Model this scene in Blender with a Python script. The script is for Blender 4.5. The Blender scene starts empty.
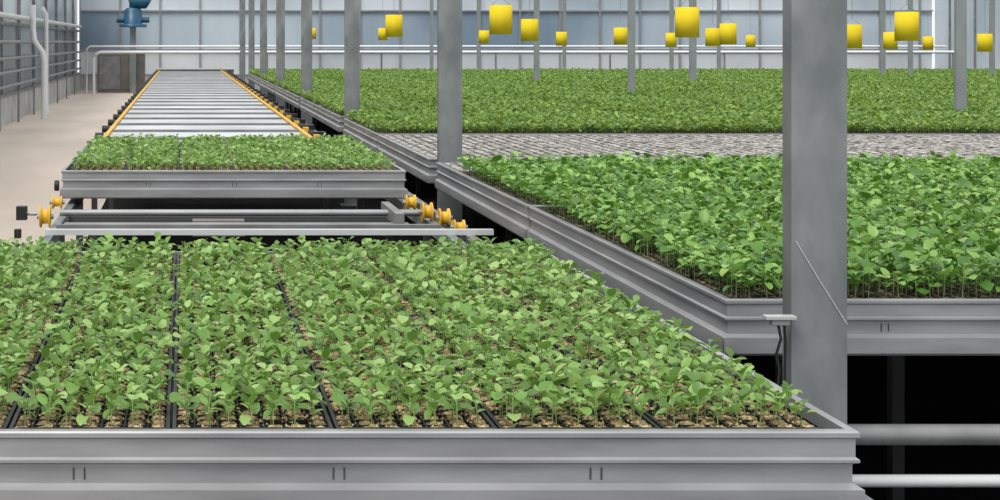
import bpy, math, random
from mathutils import Vector
random.seed(7)
scene=bpy.context.scene
COL=scene.collection
CAMZ=1.55
BT=0.84          # bench top height

# ---------------------------------------------------------------- materials
def mat(name, col, rough=0.5, metal=0.0, noise=None, bump=0.0, spec=0.5):
    m=bpy.data.materials.new(name); m.use_nodes=True
    nt=m.node_tree; b=nt.nodes['Principled BSDF']
    b.inputs['Base Color'].default_value=(*col,1)
    b.inputs['Roughness'].default_value=rough
    b.inputs['Metallic'].default_value=metal
    b.inputs['Specular IOR Level'].default_value=spec
    if noise:
        col2,scale,stretch=noise
        tc=nt.nodes.new('ShaderNodeTexCoord'); mp=nt.nodes.new('ShaderNodeMapping')
        mp.inputs['Scale'].default_value=stretch
        n=nt.nodes.new('ShaderNodeTexNoise'); n.inputs['Scale'].default_value=scale; n.inputs['Detail'].default_value=6
        r=nt.nodes.new('ShaderNodeValToRGB')
        r.color_ramp.elements[0].position=.35; r.color_ramp.elements[0].color=(*col,1)
        r.color_ramp.elements[1].position=.68; r.color_ramp.elements[1].color=(*col2,1)
        nt.links.new(tc.outputs['Object'],mp.inputs['Vector']); nt.links.new(mp.outputs[0],n.inputs['Vector'])
        nt.links.new(n.outputs['Fac'],r.inputs[0]); nt.links.new(r.outputs[0],b.inputs['Base Color'])
        if bump:
            bp=nt.nodes.new('ShaderNodeBump'); bp.inputs['Strength'].default_value=bump; bp.inputs['Distance'].default_value=.01
            nt.links.new(n.outputs['Fac'],bp.inputs['Height']); nt.links.new(bp.outputs[0],b.inputs['Normal'])
    return m
def leafmat(name,c1,c2,c3,tr=.28):
    m=bpy.data.materials.new(name); m.use_nodes=True
    nt=m.node_tree; b=nt.nodes['Principled BSDF']; out=nt.nodes['Material Output']
    g=nt.nodes.new('ShaderNodeNewGeometry'); r=nt.nodes.new('ShaderNodeValToRGB')
    r.color_ramp.elements[0].color=(*c1,1); r.color_ramp.elements[1].color=(*c3,1)
    e=r.color_ramp.elements.new(.55); e.color=(*c2,1)
    nt.links.new(g.outputs['Random Per Island'],r.inputs[0]); nt.links.new(r.outputs[0],b.inputs['Base Color'])
    b.inputs['Roughness'].default_value=.42; b.inputs['Specular IOR Level'].default_value=.55
    t=nt.nodes.new('ShaderNodeBsdfTranslucent'); mx=nt.nodes.new('ShaderNodeMixShader'); mx.inputs[0].default_value=tr
    hs=nt.nodes.new('ShaderNodeHueSaturation'); hs.inputs['Value'].default_value=1.5; hs.inputs['Hue'].default_value=.485
    nt.links.new(r.outputs[0],hs.inputs['Color']); nt.links.new(hs.outputs[0],t.inputs[0])
    nt.links.new(b.outputs[0],mx.inputs[1]); nt.links.new(t.outputs[0],mx.inputs[2]); nt.links.new(mx.outputs[0],out.inputs[0])
    return m
def soilmat(name,cols,scale):
    m=bpy.data.materials.new(name); m.use_nodes=True
    nt=m.node_tree; b=nt.nodes['Principled BSDF']; b.inputs['Roughness'].default_value=.9
    tc=nt.nodes.new('ShaderNodeTexCoord'); v=nt.nodes.new('ShaderNodeTexVoronoi'); v.inputs['Scale'].default_value=scale
    r=nt.nodes.new('ShaderNodeValToRGB'); r.color_ramp.elements[0].color=(*cols[0],1); r.color_ramp.elements[1].color=(*cols[2],1)
    e=r.color_ramp.elements.new(.5); e.color=(*cols[1],1)
    s=nt.nodes.new('ShaderNodeSeparateColor')
    nt.links.new(tc.outputs['Object'],v.inputs['Vector']); nt.links.new(v.outputs['Color'],s.inputs[0]); nt.links.new(s.outputs[0],r.inputs[0])
    nt.links.new(r.outputs[0],b.inputs['Base Color'])
    bp=nt.nodes.new('ShaderNodeBump'); bp.inputs['Strength'].default_value=.6; bp.inputs['Distance'].default_value=.004
    nt.links.new(v.outputs['Distance'],bp.inputs['Height']); nt.links.new(bp.outputs[0],b.inputs['Normal'])
    return m
M_ALU=mat('aluminium_profile',(.30,.30,.31),.42,.45,((.42,.42,.43),3,(1,1,6)))
M_ALUD=mat('aluminium_weathered',(.20,.20,.20),.5,.35,((.32,.32,.32),4,(1,1,1)))
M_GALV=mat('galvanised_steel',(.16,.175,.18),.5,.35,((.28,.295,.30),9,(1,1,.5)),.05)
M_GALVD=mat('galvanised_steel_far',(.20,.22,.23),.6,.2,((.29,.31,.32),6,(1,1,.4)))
M_BLACK=mat('black_plastic',(.012,.012,.013),.5)
M_TRAYG=mat('dusty_tray_plastic',(.05,.05,.05),.7)
M_NOTCH=mat('dark_slot',(.06,.06,.06),.6)
M_YEL=mat('yellow_paint',(.80,.47,.035),.5,0,((.66,.36,.025),8,(1,1,1)))
M_TRAP=mat('yellow_trap_film',(.78,.60,.03),.9,0,((.68,.50,.025),5,(1,1,1)),0,.1)
M_WHITE=mat('white_pvc',(.60,.62,.62),.4)
M_WHITE2=mat('white_painted_pipe',(.80,.82,.82),.4)
M_WCAP=mat('sensor_housing',(.42,.43,.42),.45)
M_CONC=mat('concrete_floor',(.64,.54,.45),.75,0,((.78,.67,.56),.9,(1,.35,1)),.1)
M_PLINTH=mat('concrete_plinth',(.38,.38,.37),.85,0,((.52,.52,.51),2,(1,1,1)),.1)
M_SHADEGND=mat('shade_black_ground',(.006,.006,.006),.95,0,((.012,.012,.011),40,(1,1,1)),0,.1)  # near-black colour stands in for the shade under the benches
M_BLUE=mat('blue_machine_enamel',(.015,.09,.16),.4,.1)
M_CAB=mat('cabinet_paint',(.16,.15,.14),.6,0,((.24,.22,.20),3,(1,1,1)))
M_BED=mat('conveyor_plate',(.42,.45,.46),.45,.15,((.62,.64,.65),1.2,(1,1,1)))
M_GLASSL=mat('glass_painted_haze',(.36,.43,.49),.2,0,((.76,.81,.85),.22,(1,1,.8)))  # pane colour brightened to stand in for haze
M_GLASSD=mat('dark_glass_painted_haze',(.19,.27,.35),.25,0,((.66,.74,.80),.16,(1,1,.6)))  # dark blue panes with haze mixed into the colour
M_GLASSW=mat('pale_glass_painted_haze',(.50,.55,.58),.4,0,((.85,.88,.89),.2,(1,1,1)))  # near-white lower band, haze painted into the pane colour
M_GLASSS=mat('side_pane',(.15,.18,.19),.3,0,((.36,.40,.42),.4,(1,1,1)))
M_LEAF1=leafmat('seedling_leaf',(.085,.18,.030),(.185,.35,.068),(.38,.55,.18))
M_LEAF2=leafmat('mature_seedling_leaf',(.050,.15,.018),(.135,.30,.038),(.31,.50,.12),.22)
M_LEAF3=leafmat('distant_seedling_leaf',(.07,.16,.022),(.15,.27,.035),(.28,.41,.07))
M_STEM=mat('seedling_stem',(.25,.38,.13),.6)
M_SOIL=soilmat('vermiculite_substrate',((.08,.045,.02),(.32,.215,.10),(.62,.50,.30)),150)
M_CRUMB=mat('vermiculite_crumb',(.36,.25,.11),.9,0,((.70,.57,.35),90,(1,1,1)))
M_SOILD=soilmat('dark_substrate',((.03,.022,.015),(.09,.065,.04),(.30,.22,.13)),150)
M_SOILG=soilmat('pale_substrate',((.15,.14,.12),(.31,.29,.26),(.54,.52,.48)),22)

# ---------------------------------------------------------------- mesh builder
class MB:
    def __init__(s): s.v=[]; s.f=[]; s.m=[]; s.mats=[]; s.sm=[]
    def mi(s,m):
        if m not in s.mats: s.mats.append(m)
        return s.mats.index(m)
    def add(s,vs,fs,m,smooth=False):
        o=len(s.v); i=s.mi(m); s.v+= [tuple(v) for v in vs]
        for f in fs: s.f.append([a+o for a in f]); s.m.append(i); s.sm.append(smooth)
    def box(s,a,b,m):
        x0,y0,z0=a; x1,y1,z1=b
        s.add([(x0,y0,z0),(x1,y0,z0),(x1,y1,z0),(x0,y1,z0),(x0,y0,z1),(x1,y0,z1),(x1,y1,z1),(x0,y1,z1)],
              [(3,2,1,0),(4,5,6,7),(0,1,5,4),(1,2,6,5),(2,3,7,6),(3,0,4,7)],m)
    def tube(s,pts,r,m,n=10,caps=True):
        pts=[Vector(p) for p in pts]; rings=[]
        rs=r if isinstance(r,(list,tuple)) else [r]*len(pts)
        for i,p in enumerate(pts):
            if i==0: d=pts[1]-p
            elif i==len(pts)-1: d=p-pts[i-1]
            else: d=(pts[i+1]-p).normalized()+(p-pts[i-1]).normalized()
            if d.length<1e-6: d=pts[-1]-pts[0]
            d.normalize()
            up=Vector((0,0,1)) if abs(d.z)<.9 else Vector((0,1,0))
            a=d.cross(up).normalized(); b=a.cross(d).normalized()
            rings.append([p+(a*math.cos(2*math.pi*k/n)+b*math.sin(2*math.pi*k/n))*rs[i] for k in range(n)])
        vs=[v for R in rings for v in R]; fs=[]
        for i in range(len(pts)-1):
            for k in range(n):
                k2=(k+1)%n; fs.append((i*n+k,(i+1)*n+k,(i+1)*n+k2,i*n+k2))
        s.add(vs,fs,m,True)
        if caps:
            s.add(rings[0],[tuple(range(n))],m); s.add(rings[-1],[tuple(reversed(range(n)))],m)
    def loopprofile(s,x0,y0,x1,y1,prof,m):
        n=len(prof); vs=[]
        for (cx,cy,sx,sy) in ((x0,y0,-1,-1),(x1,y0,1,-1),(x1,y1,1,1),(x0,y1,-1,1)):
            for o,z in prof: vs.append((cx+sx*o,cy+sy*o,z))
        fs=[]
        for c in range(4):
            c2=(c+1)%4
            for k in range(n):
                k2=(k+1)%n; fs.append((c*n+k,c*n+k2,c2*n+k2,c2*n+k))
        s.add(vs,fs,m)
    def mesh(s,name):
        me=bpy.data.meshes.new(name); me.from_pydata(s.v,[],s.f)
        for m in s.mats: me.materials.append(m)
        me.polygons.foreach_set('material_index',s.m); me.polygons.foreach_set('use_smooth',s.sm)
        me.update(); return me
    def obj(s,name,loc=(0,0,0),parent=None,bevel=0):
        return place(s.mesh(name),name,loc,parent,bevel)
def place(me,name,loc=(0,0,0),parent=None,bevel=0,mat_over=None):
    o=bpy.data.objects.new(name,me); COL.objects.link(o); o.location=loc
    if parent: o.parent=parent
    if bevel:
        b=o.modifiers.new('bevel','BEVEL'); b.width=bevel; b.segments=2; b.limit_method='ANGLE'
    if mat_over:
        o.material_slots[0].link='OBJECT'; o.material_slots[0].material=mat_over
    return o
def empty(name,loc=(0,0,0)):
    o=bpy.data.objects.new(name,None); COL.objects.link(o); o.location=loc; o.empty_display_size=.2; return o

# ---------------------------------------------------------------- plants
ROWS=[(0,.05),(.22,.10),(.34,.78),(.58,1.0),(.84,.80),(1.0,.22)]
def leaf(mb,base,az,el,L,W,droop,m,roll=0):
    ca,sa=math.cos(az),math.sin(az)
    p=Vector(base); pt=0; vs=[]
    for t,w in ROWS:
        e=el-droop*t; step=(t-pt)*L; pt=t
        p=p+Vector((ca*math.cos(e),sa*math.cos(e),math.sin(e)))*step
        hw=W*w*.5
        side=Vector((-sa*math.cos(roll),ca*math.cos(roll),math.sin(roll)))
        nrm=Vector((-ca*math.sin(e),-sa*math.sin(e),math.cos(e)))
        wav=random.uniform(-.12,.12)*hw
        vs+= [p+side*hw+nrm*(hw*.32+wav), p, p-side*hw+nrm*(hw*.32-wav)]
    fs=[]
    for i in range(len(ROWS)-1):
        a=i*3; fs+=[(a,a+1,a+4,a+3),(a+1,a+2,a+5,a+4)]
    mb.add(vs,fs,m,True)
def plant(mb,x,y,h,L,nl,m,e0,e1):
    lx,ly=x+random.gauss(0,.004),y+random.gauss(0,.004)
    az=random.uniform(0,6.28)
    mb.tube([(x,y,-.005),((x+lx)/2,(y+ly)/2,h*.5),(lx,ly,h*.9)],.0014,M_STEM,3,False)
    for i in range(nl):
        a=az+i*2.4+random.uniform(-.4,.4); hh=h*(.45+.55*i/nl)
        l=L*random.uniform(.65,1.2)
        leaf(mb,(lx,ly,hh*.9),a,random.uniform(e0,e1),l,l*random.uniform(.56,.80),random.uniform(.3,1.5),m,random.uniform(-.4,.4))
TW,TL=.302,.575
def tray_plants(name,nx,ny,w,l,h,L,nl,m,miss,e0=.25,e1=1.15,x0=0):
    mb=MB(); mb.mi(m); mb.mi(M_STEM)
    for i in range(nx):
        for j in range(ny):
            if random.random()<miss: continue
            k=random.uniform(.7,1.2)
            sx=.6 if (x0 and i in(0,nx-1)) else 1
            plant(mb,x0+(i+.5)*(w-2*x0)/nx+random.uniform(-.005,.005)*sx,(j+.5)*l/ny+random.uniform(-.005,.005),h*k,L*k*(.94 if sx<1 else 1),nl+random.choice((-1,0,0,1)),m,e0,e1)
    return mb.mesh(name)
SEED=[tray_plants('seedlings_tray_%d'%i,7,15,TW-.014,TL-.03,.056,.032,5,M_LEAF1,.06,.3,1.35,.003) for i in range(8)]
DENSE=[tray_plants('seedlings_dense_%d'%i,36,14,1.5,TL,.092,.041,6,M_LEAF2,.06,.2,1.25) for i in range(4)]

# seed tray mesh: black cell grid with substrate plugs and loose crumbs
def tray_mesh(name,w,l,nx,ny,soil,wall=M_BLACK,gap=.0025,crumbs=0):
    mb=MB(); z0,z1=-.052,-.004
    mb.box((.002,.002,z0),(w-.002,l-.002,-.016),M_BLACK)
    cx,cy=w/nx,l/ny
    for i in range(nx):
        for j in range(ny):
            x0,x1=i*cx+gap,(i+1)*cx-gap; y0,y1=j*cy+gap,(j+1)*cy-gap
            if crumbs:
                if i==0: x0+=.004
                if i==nx-1: x1-=.004
            i2=.006; q=[random.uniform(-.004,.003) for _ in range(4)]; zt=-.004
            if random.random()<.06: zt-=.008
            mb.add([(x0,y0,-.0145),(x1,y0,-.0145),(x1,y1,-.0145),(x0,y1,-.0145),
                    (x0+i2,y0+i2,zt+q[0]),(x1-i2,y0+i2,zt+q[1]),(x1-i2,y1-i2,zt+q[2]),(x0+i2,y1-i2,zt+q[3]),((x0+x1)/2,(y0+y1)/2,zt+.003)],
                   [(0,1,5,4),(1,2,6,5),(2,3,7,6),(3,0,4,7),(4,5,8),(5,6,8),(6,7,8),(7,4,8)],soil)
    for i in range(nx+1):
        x=i*cx; edge=i in(0,nx); e=.0035 if edge else .0014
        x=min(max(x,.005),w-.005); mb.box((x-e,.002,-.03),(x+e,l-.002,z1+(.002 if edge else 0)),wall)
    for j in range(ny+1):
        edge=j in(0,ny); y=min(max(j*cy,.007),l-.007); e=.006 if edge else .0016
        mb.box((.002,y-e,-.03),(w-.002,y+e,z1+(.0015 if edge and crumbs else -.0006)),wall)
    for _ in range(crumbs):
        x=random.uniform(.014,w-.014); y=random.uniform(.016,l-.016); r=random.uniform(.0015,.0038); z=-.004; a=random.uniform(0,6.28)
        p=[(x+r*math.cos(a+k*2.09),y+r*math.sin(a+k*2.09),z) for k in range(3)]+[(x,y,z+r*1.2)]
        mb.add(p,[(0,1,3),(1,2,3),(2,0,3)],M_CRUMB)
    return mb.mesh(name)
TRAYS=[tray_mesh('seed_tray',TW-.002,TL-.004,7,15,M_SOIL,M_BLACK,.0032,500) for _ in range(3)]
TRAYW=tray_mesh('seed_tray_row',1.5,TL-.004,36,14,M_SOILD)
TRAYE=tray_mesh('empty_tray_row',1.5,TL-.004,20,8,M_SOILG,M_TRAYG)

PROF=[(-.014,0),(.003,0),(.006,-.003),(.006,-.011),(0,-.015),(0,-.048),(.006,-.052),(.006,-.057),(-.004,-.062),(-.004,-.097),
      (.012,-.105),(.012,-.148),(.006,-.155),(-.035,-.155),(-.035,-.148),(-.016,-.148),(-.014,-.06)]
def bench_frame(w,l,notch=()):
    mb=MB(); mb.loopprofile(.012,.012,w-.012,l-.012,PROF,M_ALU)
    mb.box((.02,.02,-.066),(w-.02,l-.02,-.054),M_ALUD)
    n=max(2,int(w/.9))
    for i in range(1,n):
        x=w*i/n; mb.box((x-.02,.03,-.135),(x+.02,l-.03,-.066),M_ALUD)
    for x in notch:
        for d in (-.010,.010):
            mb.box((x+d-.0016,.0145,-.090),(x+d+.0016,.0172,-.068),M_NOTCH)
    for x in (.0,w-.035):
        mb.box((x,-.001,-.145),(x+.035,.012,-.112),M_ALU)
    return mb.mesh('bench_frame')

# ---- rolling benches on the conveyor lane
LX0,LX1=-.68,1.240; LW=LX1-LX0; LL=4*TL+.07
FR_L=bench_frame(LW,LL,notch=(.49,.965,1.435))
def lane_bench(y):
    e=empty('rolling_bench',(LX0,y,BT))
    place(FR_L,'frame',(0,0,0),e)
    ox=.054
    for i in range(6):
        for j in range(4):
            place(random.choice(TRAYS),'seed_tray_%d_%d'%(i,j),(ox+i*TW+.001,.035+j*TL,0),e)
            o=place(random.choice(SEED),'seedlings_%d_%d'%(i,j),(ox+i*TW+.007,.05+j*TL,-.008),e)
            if random.random()<.5:
                o.rotation_euler=(0,0,math.pi); o.location=(ox+(i+1)*TW-.007,.035+(j+1)*TL-.012,-.008)
lane_bench(2.727); lane_bench(8.28)

# ---- production benches on the right
RL=2.36; RW=6.06
FR_R=bench_frame(RW,RL,notch=(.45,1.4,2.9,4.4))
def prod_bench(x,y,plants=4,lm=None):
    e=empty('growing_bench',(x,y,BT)); place(FR_R,'frame',(0,0,0),e)
    for i in range(4):
        for j in range(4):
            full=j<plants
            place(TRAYW if full else TRAYE,'seed_trays_%d_%d'%(i,j),(.03+i*1.5,.03+j*TL,0),e)
            if full:
                o=place(random.choice(DENSE),'seedlings_%d_%d'%(i,j),(.03+i*1.5,.03+j*TL,-.008),e,mat_over=lm)
                if lm: o.scale=(1,1,random.uniform(.86,1.02))
                if random.random()<.5:
                    o.rotation_euler=(0,0,math.pi); o.location=(.03+(i+1)*1.5,.03+(j+1)*TL,-.008)
    mb=MB()
    for lx in (.9,3.0,5.1):
        mb.tube([(lx,.25,-.18),(lx,RL-.25,-.18)],.024,M_GALVD,8)
        for ly in (.9,RL-.5):
            mb.box((lx-.02,ly-.02,-BT),(lx+.02,ly+.02,-.2),M_BLACK)
    mb.obj('stand',(0,0,0),e)
RX=1.49
for k in range(6):
    base=3.8+5.2*k
    ys=[4.13,6.515] if k==0 else [base+.14,base+2.6]
    for q,y in enumerate(ys):
        idx=2*k+q
        n=[4,3,0][idx] if idx<3 else 4
        lm=None if idx<3 else M_LEAF3
        cols=1 if k==0 else (2 if k<3 else 3)
        for c in range(cols): prod_bench(RX+c*6.16,y,n,lm)

# cross pipes under the near growing bench
mb=MB()
mb.tube([(1.66,4.05,.49),(7.6,4.05,.49)],.028,M_ALUD,16)
mb.tube([(1.72,4.05,.365),(7.6,4.05,.365)],.017,M_WHITE,14)
for x in (3.6,5.5,7.4): mb.box((x-.03,4.03,0),(x+.03,4.07,.55),M_GALVD)
mb.obj('heating_pipe_rail')

# ---------------------------------------------------------------- posts (C-section steel: web plus folded flanges)
def post(x,y,w,h=4.6,m=M_GALV):
    mb=MB(); a=w/2; d=w*.2; t=.004
    prof=[(-a,-d),(a,-d),(a,d),(a*.55,d),(a*.55,d-t),(a-t,d-t),(a-t,-d+t),(-a+t,-d+t),(-a+t,d-t),(-a*.55,d-t),(-a*.55,d),(-a,d)]
    n=len(prof); vs=[(px,py,0) for px,py in prof]+[(px,py,h) for px,py in prof]
    fs=[(k,(k+1)%n,n+(k+1)%n,n+k) for k in range(n)]
    mb.add(vs,fs,m)
    mb.box((-a*1.5,-d*2,0),(a*1.5,d*2,.015),m)
    for z in (2.4,2.9): mb.tube([(a*.4,-d-.008,z),(a*.4,-d,z)],.009,M_ALU,6)
    return mb.obj('support_post',(x,y,0))
for k in range(8): post(1.600,3.8+5.2*k,.140)
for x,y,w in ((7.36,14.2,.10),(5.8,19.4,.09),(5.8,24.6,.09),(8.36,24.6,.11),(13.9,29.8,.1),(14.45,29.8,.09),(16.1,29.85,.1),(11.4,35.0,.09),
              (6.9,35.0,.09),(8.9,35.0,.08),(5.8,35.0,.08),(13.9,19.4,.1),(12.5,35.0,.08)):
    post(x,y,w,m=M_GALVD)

# sensor clipped on the near post, with cable; loose spider thread
mb=MB()
mb.box((-.080,-.016,-.002),(-.004,.012,.008),M_WCAP); mb.box((-.065,-.012,-.016),(-.02,.010,-.002),M_ALUD)
mb.tube([(-.045,0,-.014),(-.04,-.005,-.05),(-.05,0,-.09),(-.042,.0,-.13),(-.05,0,-.2)],.004,M_BLACK,6)
mb.tube([(-.03,0,-.014),(-.025,.005,-.06),(-.03,0,-.2)],.0035,M_BLACK,6)
mb.obj('climate_sensor',(1.535,3.755,.858),None,.002)
mb=MB(); mb.tube([(1.54,3.7685,1.05),(1.60,3.769,.95),(1.669,3.7685,.84)],.0008,M_WHITE2,5); mb.obj('spider_thread')

# ---------------------------------------------------------------- conveyor lane
lane=empty('bench_conveyor')
mb=MB()
for x in (-.69,1.12):
    mb.box((x-.018,10.9,.66),(x+.018,44,.72),M_YEL)
for x in (-.62,1.24,1.33): mb.box((x-.02,2.6,.60),(x+.02,44,.655),M_GALV)
mb.obj('side_rails',(0,0,0),lane)
mb=MB()
y=11.1
while y<43.0:
    mb.box((-.665,y,.665),(1.095,y+.72,.70),M_BED)
    mb.box((-.665,y+.74,.60),(1.095,y+.76,.64),M_GALVD)
    mb.box((-.665,y+.90,.68),(1.095,y+.98,.712),M_ALU)
    y+=1.16
mb.obj('cross_beds',(0,0,0),lane)
mb=MB()
y=11.2
while y<43.0:
    mb.tube([(-.79,y,.70),(-.715,y,.70)],.035,M_BLACK,12)
    mb.box((-.79,y+.12,.66),(-.72,y+.20,.71),M_BLACK)
    mb.tube([(1.15,y+.3,.70),(1.20,y+.3,.70)],.04,M_BLACK,12)
    mb.box((1.18,y+.5,.655),(1.33,y+.62,.71),M_BLACK)
    mb.box((1.15,y+.8,.655),(1.20,y+.9,.735),M_YEL)
    y+=1.15
mb.obj('guide_rollers',(0,0,0),lane)
mb=MB()
for y in (3.2,4.7,6.0,7.6,9.0,10.5,13,16,19,22,25,28,31,34,37,40,43):
    for x in (-.62,1.24): mb.box((x-.02,y-.02,0),(x+.02,y+.02,.6),M_NOTCH)
mb.obj('legs',(0,0,0),lane)
mb=MB()
mb.box((-.64,6.95,.655),(1.44,6.99,.68),M_WHITE)
mb.box((-.60,7.10,.655),(1.22,7.13,.685),M_ALUD)
mb.box((-.58,7.28,.64),(1.10,7.36,.665),M_ALUD)
mb.tube([(-.62,7.55,.69),(1.2,7.55,.69)],.017,M_ALU,12)
mb.box((-.6,7.9,.60),(1.15,7.96,.63),M_NOTCH)
mb.box((.05,7.8,.54),(.32,8.1,.62),M_CAB)
mb.box((1.03,7.25,.66),(1.07,7.8,.72),M_ALUD)
mb.obj('transfer_frame',(0,0,0),lane)
mb=MB()
def wheel(x,y,z,r=.040):
    mb.tube([(x-.026,y,z),(x-.018,y,z),(x-.016,y,z),(x+.016,y,z),(x+.018,y,z),(x+.026,y,z)],[r*1.15,r*1.15,r*.75,r*.75,r*1.15,r*1.15],M_YEL,20)
    mb.tube([(x-.040,y,z),(x+.040,y,z)],.012,M_ALU,10)
for x,y,z,r in ((-.67,7.3,.70,.046),(-.675,8.05,.69,.03),(1.19,7.85,.71,.036),(1.22,7.5,.70,.042),(1.27,7.3,.695,.04),(1.31,7.12,.67,.032)): wheel(x,y,z,r)
mb.box((-.815,7.32,.68),(-.765,7.38,.745),M_BLACK); mb.box((-.80,7.10,.62),(-.77,7.15,.66),M_BLACK)
mb.tube([(-.79,7.35,.71),(-.67,7.32,.71)],.010,M_ALU,8)
mb.tube([(-.72,8.41,.745),(-.695,8.41,.745)],.03,M_BLACK,12)
mb.obj('drive_wheels',(0,0,0),lane)

# ---------------------------------------------------------------- traps
def trap(x,y,z):
    mb=MB(); n=24; r=.1; h=.13
    vs=[];fs=[]
    for rr,zz in ((r,-h),(r,h),(r-.002,h),(r-.002,-h)):
        vs+=[(rr*math.cos(2*math.pi*k/n),rr*math.sin(2*math.pi*k/n),zz) for k in range(n)]
    for q in range(4):
        q2=(q+1)%4
        for k in range(n):
            k2=(k+1)%n; fs.append((q*n+k,q*n+k2,q2*n+k2,q2*n+k))
    mb.add(vs,fs,M_TRAP,True)
    mb.tube([(-r,0,h-.01),(0,0,h+.07),(r,0,h-.01)],.0025,M_GALVD,5)
    mb.tube([(0,0,h+.07),(0,0,4.4-z)],.003,M_GALVD,5)
    mb.obj('yellow_sticky_trap',(x,y,z))
for t in ((2.85,13.45,1.75),(4.09,17.7,1.69),(6.02,30,1.65),(2.49,17.7,1.74),(4.33,32.5,1.72),(7.04,27.9,1.61),(6.68,22.9,1.64),(4.37,13,1.72),
          (9.08,27.9,1.59),(7.66,21.7,1.62),(6.76,18.6,1.65),(12.3,32.5,1.57),(7.27,16.3,1.61),(6.49,13.45,1.69),(10.8,22.9,1.57),(14.9,30,1.53),
          (11.6,21.7,1.54),(3.6,32.5,1.77),(3.05,35.5,1.75)): trap(*t)

# ---------------------------------------------------------------- shell
WX0,WX1,WY=-3.3,24.0,48.0
mb=MB(); mb.box((WX0-.2,-3,-.1),(-.76,WY+.2,0),M_CONC); mb.obj('floor')
mb=MB(); mb.box((-.76,-3,-.1),(WX1+.2,WY+.2,-.002),M_SHADEGND); mb.obj('floor_shade_ground')  # dark floor sheet, shade beneath benches and conveyor painted as colour
mb=MB(); mb.box((WX0,WY,0),(WX1,WY+.15,.5),M_PLINTH)
px=WX0; i=0
while px<WX1:
    x1=min(px+1.28,WX1)
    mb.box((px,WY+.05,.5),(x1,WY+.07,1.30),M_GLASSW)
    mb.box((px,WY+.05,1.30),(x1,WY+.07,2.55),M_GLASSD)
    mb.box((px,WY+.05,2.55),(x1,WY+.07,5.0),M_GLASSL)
    mb.box((px-.02,WY-.02,.5),(px+.02,WY+.05,5.0),M_ALU)
    px=x1
for z in (.5,1.30,2.55,3.8,5.0): mb.box((WX0,WY-.025,z-.025),(WX1,WY+.05,z+.025),M_ALU)
mb.obj('wall_back')
mb=MB(); mb.box((WX0-.15,0,0),(WX0,WY,.55),M_PLINTH)
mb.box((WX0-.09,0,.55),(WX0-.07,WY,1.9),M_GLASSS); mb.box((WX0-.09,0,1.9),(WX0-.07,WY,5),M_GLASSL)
y=.5
while y<WY:
    mb.box((WX0-.07,y-.03,.55),(WX0+.0,y+.03,5),M_ALUD); y+=3.0
for z in (.55,1.9,3.4,5.0): mb.box((WX0-.08,0,z-.03),(WX0+.01,WY,z+.03),M_ALUD)
mb.obj('wall_left')
mb=MB(); mb.box((WX1,-3,0),(WX1+.15,WY,.55),M_PLINTH); mb.box((WX1+.05,-3,.55),(WX1+.07,WY,5),M_GLASSL)
y=-2.5
while y<WY: mb.box((WX1,y-.03,.55),(WX1+.06,y+.03,5),M_ALUD); y+=1.5
mb.obj('wall_right')
mb=MB()
for z,r in ((.75,.03),(1.0,.03),(1.25,.03),(1.55,.035),(2.02,.05)):
    mb.tube([(-3.14,1,z),(-3.14,46,z)],r,M_GALVD if z<1.6 else M_WHITE,8)
y=2
while y<46:
    mb.box((-3.20,y-.03,0),(-3.16,y+.03,2.1),M_GALVD); y+=3
# white risers teeing off the mains
mb.tube([(-2.98,32.6,0),(-2.98,32.6,2.15),(-3.06,32.6,2.3)],.055,M_WHITE2,10)
mb.tube([(-3.03,30.3,2.3),(-3.03,30.3,1.8),(-3.01,30.3,1.58),(-2.84,30.3,1.34),(-2.81,30.3,1.15),(-2.81,30.3,.0)],.06,M_WHITE2,10)
mb.obj('heating_pipework')
mb=MB()
mb.tube([(-2.65,44.6,0),(-2.65,44.6,1.08),(-2.58,44.6,1.2),(-2.45,44.6,1.25),(23,44.6,1.25)],.045,M_WHITE2,10)
mb.tube([(-2.9,45.2,0),(-2.9,45.2,1.35),(-2.8,45.2,1.42),(23,45.2,1.42)],.03,M_WHITE2,8)
x=2.5
while x<23: mb.tube([(x,44.6,0),(x,44.6,1.25)],.03,M_ALUD,8); x+=3.4
mb.obj('supply_pipe')
e=empty('irrigation_pump',(-1.52,45.6,0))
mb=MB()
mb.box((-.09,-.09,0),(.09,.09,2.1),M_GALVD)
mb.tube([(0,0,2.0),(0,0,2.08),(0,0,2.1),(0,0,2.5),(0,0,2.58)],[.42,.42,.28,.28,.2],M_BLUE,20)
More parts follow.
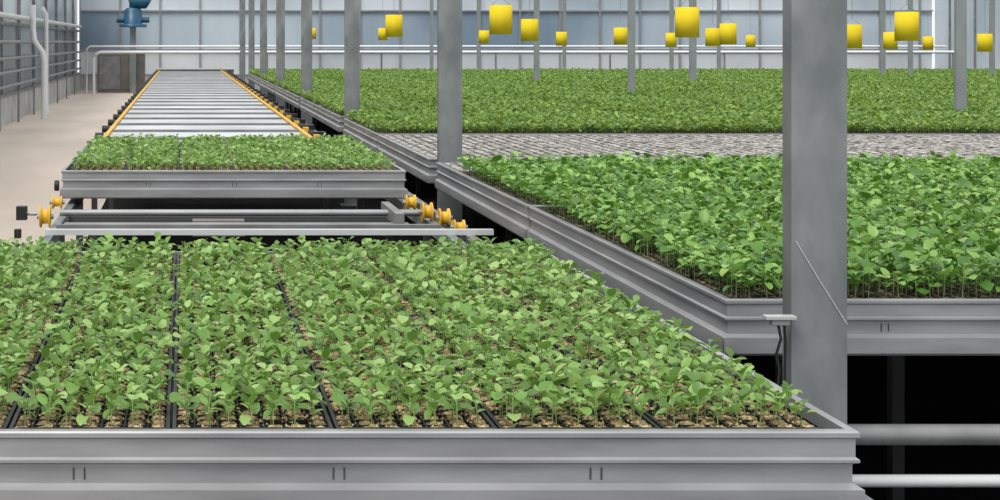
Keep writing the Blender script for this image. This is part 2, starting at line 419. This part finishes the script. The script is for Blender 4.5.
mb.tube([(-.1,0,2.72),(-.04,0,2.75),(.45,0,2.75),(.5,0,2.72)],[.12,.2,.2,.14],M_BLUE,18)
mb.tube([(0,0,2.5),(0,0,3.2)],.12,M_BLUE,16)
mb.tube([(-.5,0,2.22),(-.2,0,2.22)],.09,M_BLUE,14); mb.tube([(.2,0,2.22),(.5,0,2.22)],.09,M_BLUE,14)
mb.obj('motor',(0,0,0),e)
mb=MB(); mb.box((-1.1,.3,0),(.35,.9,1.2),M_CAB); mb.box((-1.05,.27,.1),(-.4,.3,1.1),M_ALUD); mb.box((-.34,.27,.1),(.3,.3,1.1),M_CAB); mb.obj('cabinet',(0,0,0),e,.01)
mb=MB(); mb.box((-.8,44.2,0),(1.5,44.3,.74),M_ALUD); mb.box((-.8,44.15,.74),(1.5,44.35,.78),M_WHITE); mb.obj('conveyor_end_stop')
for k in range(9):
    y=3.8+5.2*k
    mb=MB(); mb.box((WX0,-.04,4.6),(WX1,.04,4.68),M_ALU); mb.box((WX0,-.04,5.1),(WX1,.04,5.16),M_ALU)
    x=WX0; f=True
    while x<WX1-1:
        mb.tube([(x,0,4.66 if f else 5.1),(x+.8,0,5.1 if f else 4.66)],.02,M_ALU,5); x+=.8; f=not f
    mb.obj('roof_truss',(0,y,0))

# ---------------------------------------------------------------- light
w=bpy.data.worlds.new('sky'); scene.world=w; w.use_nodes=True
bg=w.node_tree.nodes['Background']; bg.inputs[0].default_value=(.94,.965,1,1); bg.inputs[1].default_value=1.15
s=bpy.data.lights.new('sun','SUN'); s.energy=2.6; s.angle=math.radians(28); s.color=(1,.97,.90)
so=bpy.data.objects.new('sun',s); COL.objects.link(so); so.rotation_euler=(math.radians(24),math.radians(-22),0)

cam=bpy.data.cameras.new('camera'); co=bpy.data.objects.new('camera',cam); COL.objects.link(co)
co.location=(0,0,CAMZ); co.rotation_euler=(math.radians(90),0,0)
cam.sensor_width=36; cam.lens=1500/1000*36; cam.shift_x=.317; cam.shift_y=-.208; cam.clip_end=200
scene.camera=co
scene.view_settings.view_transform='Standard'
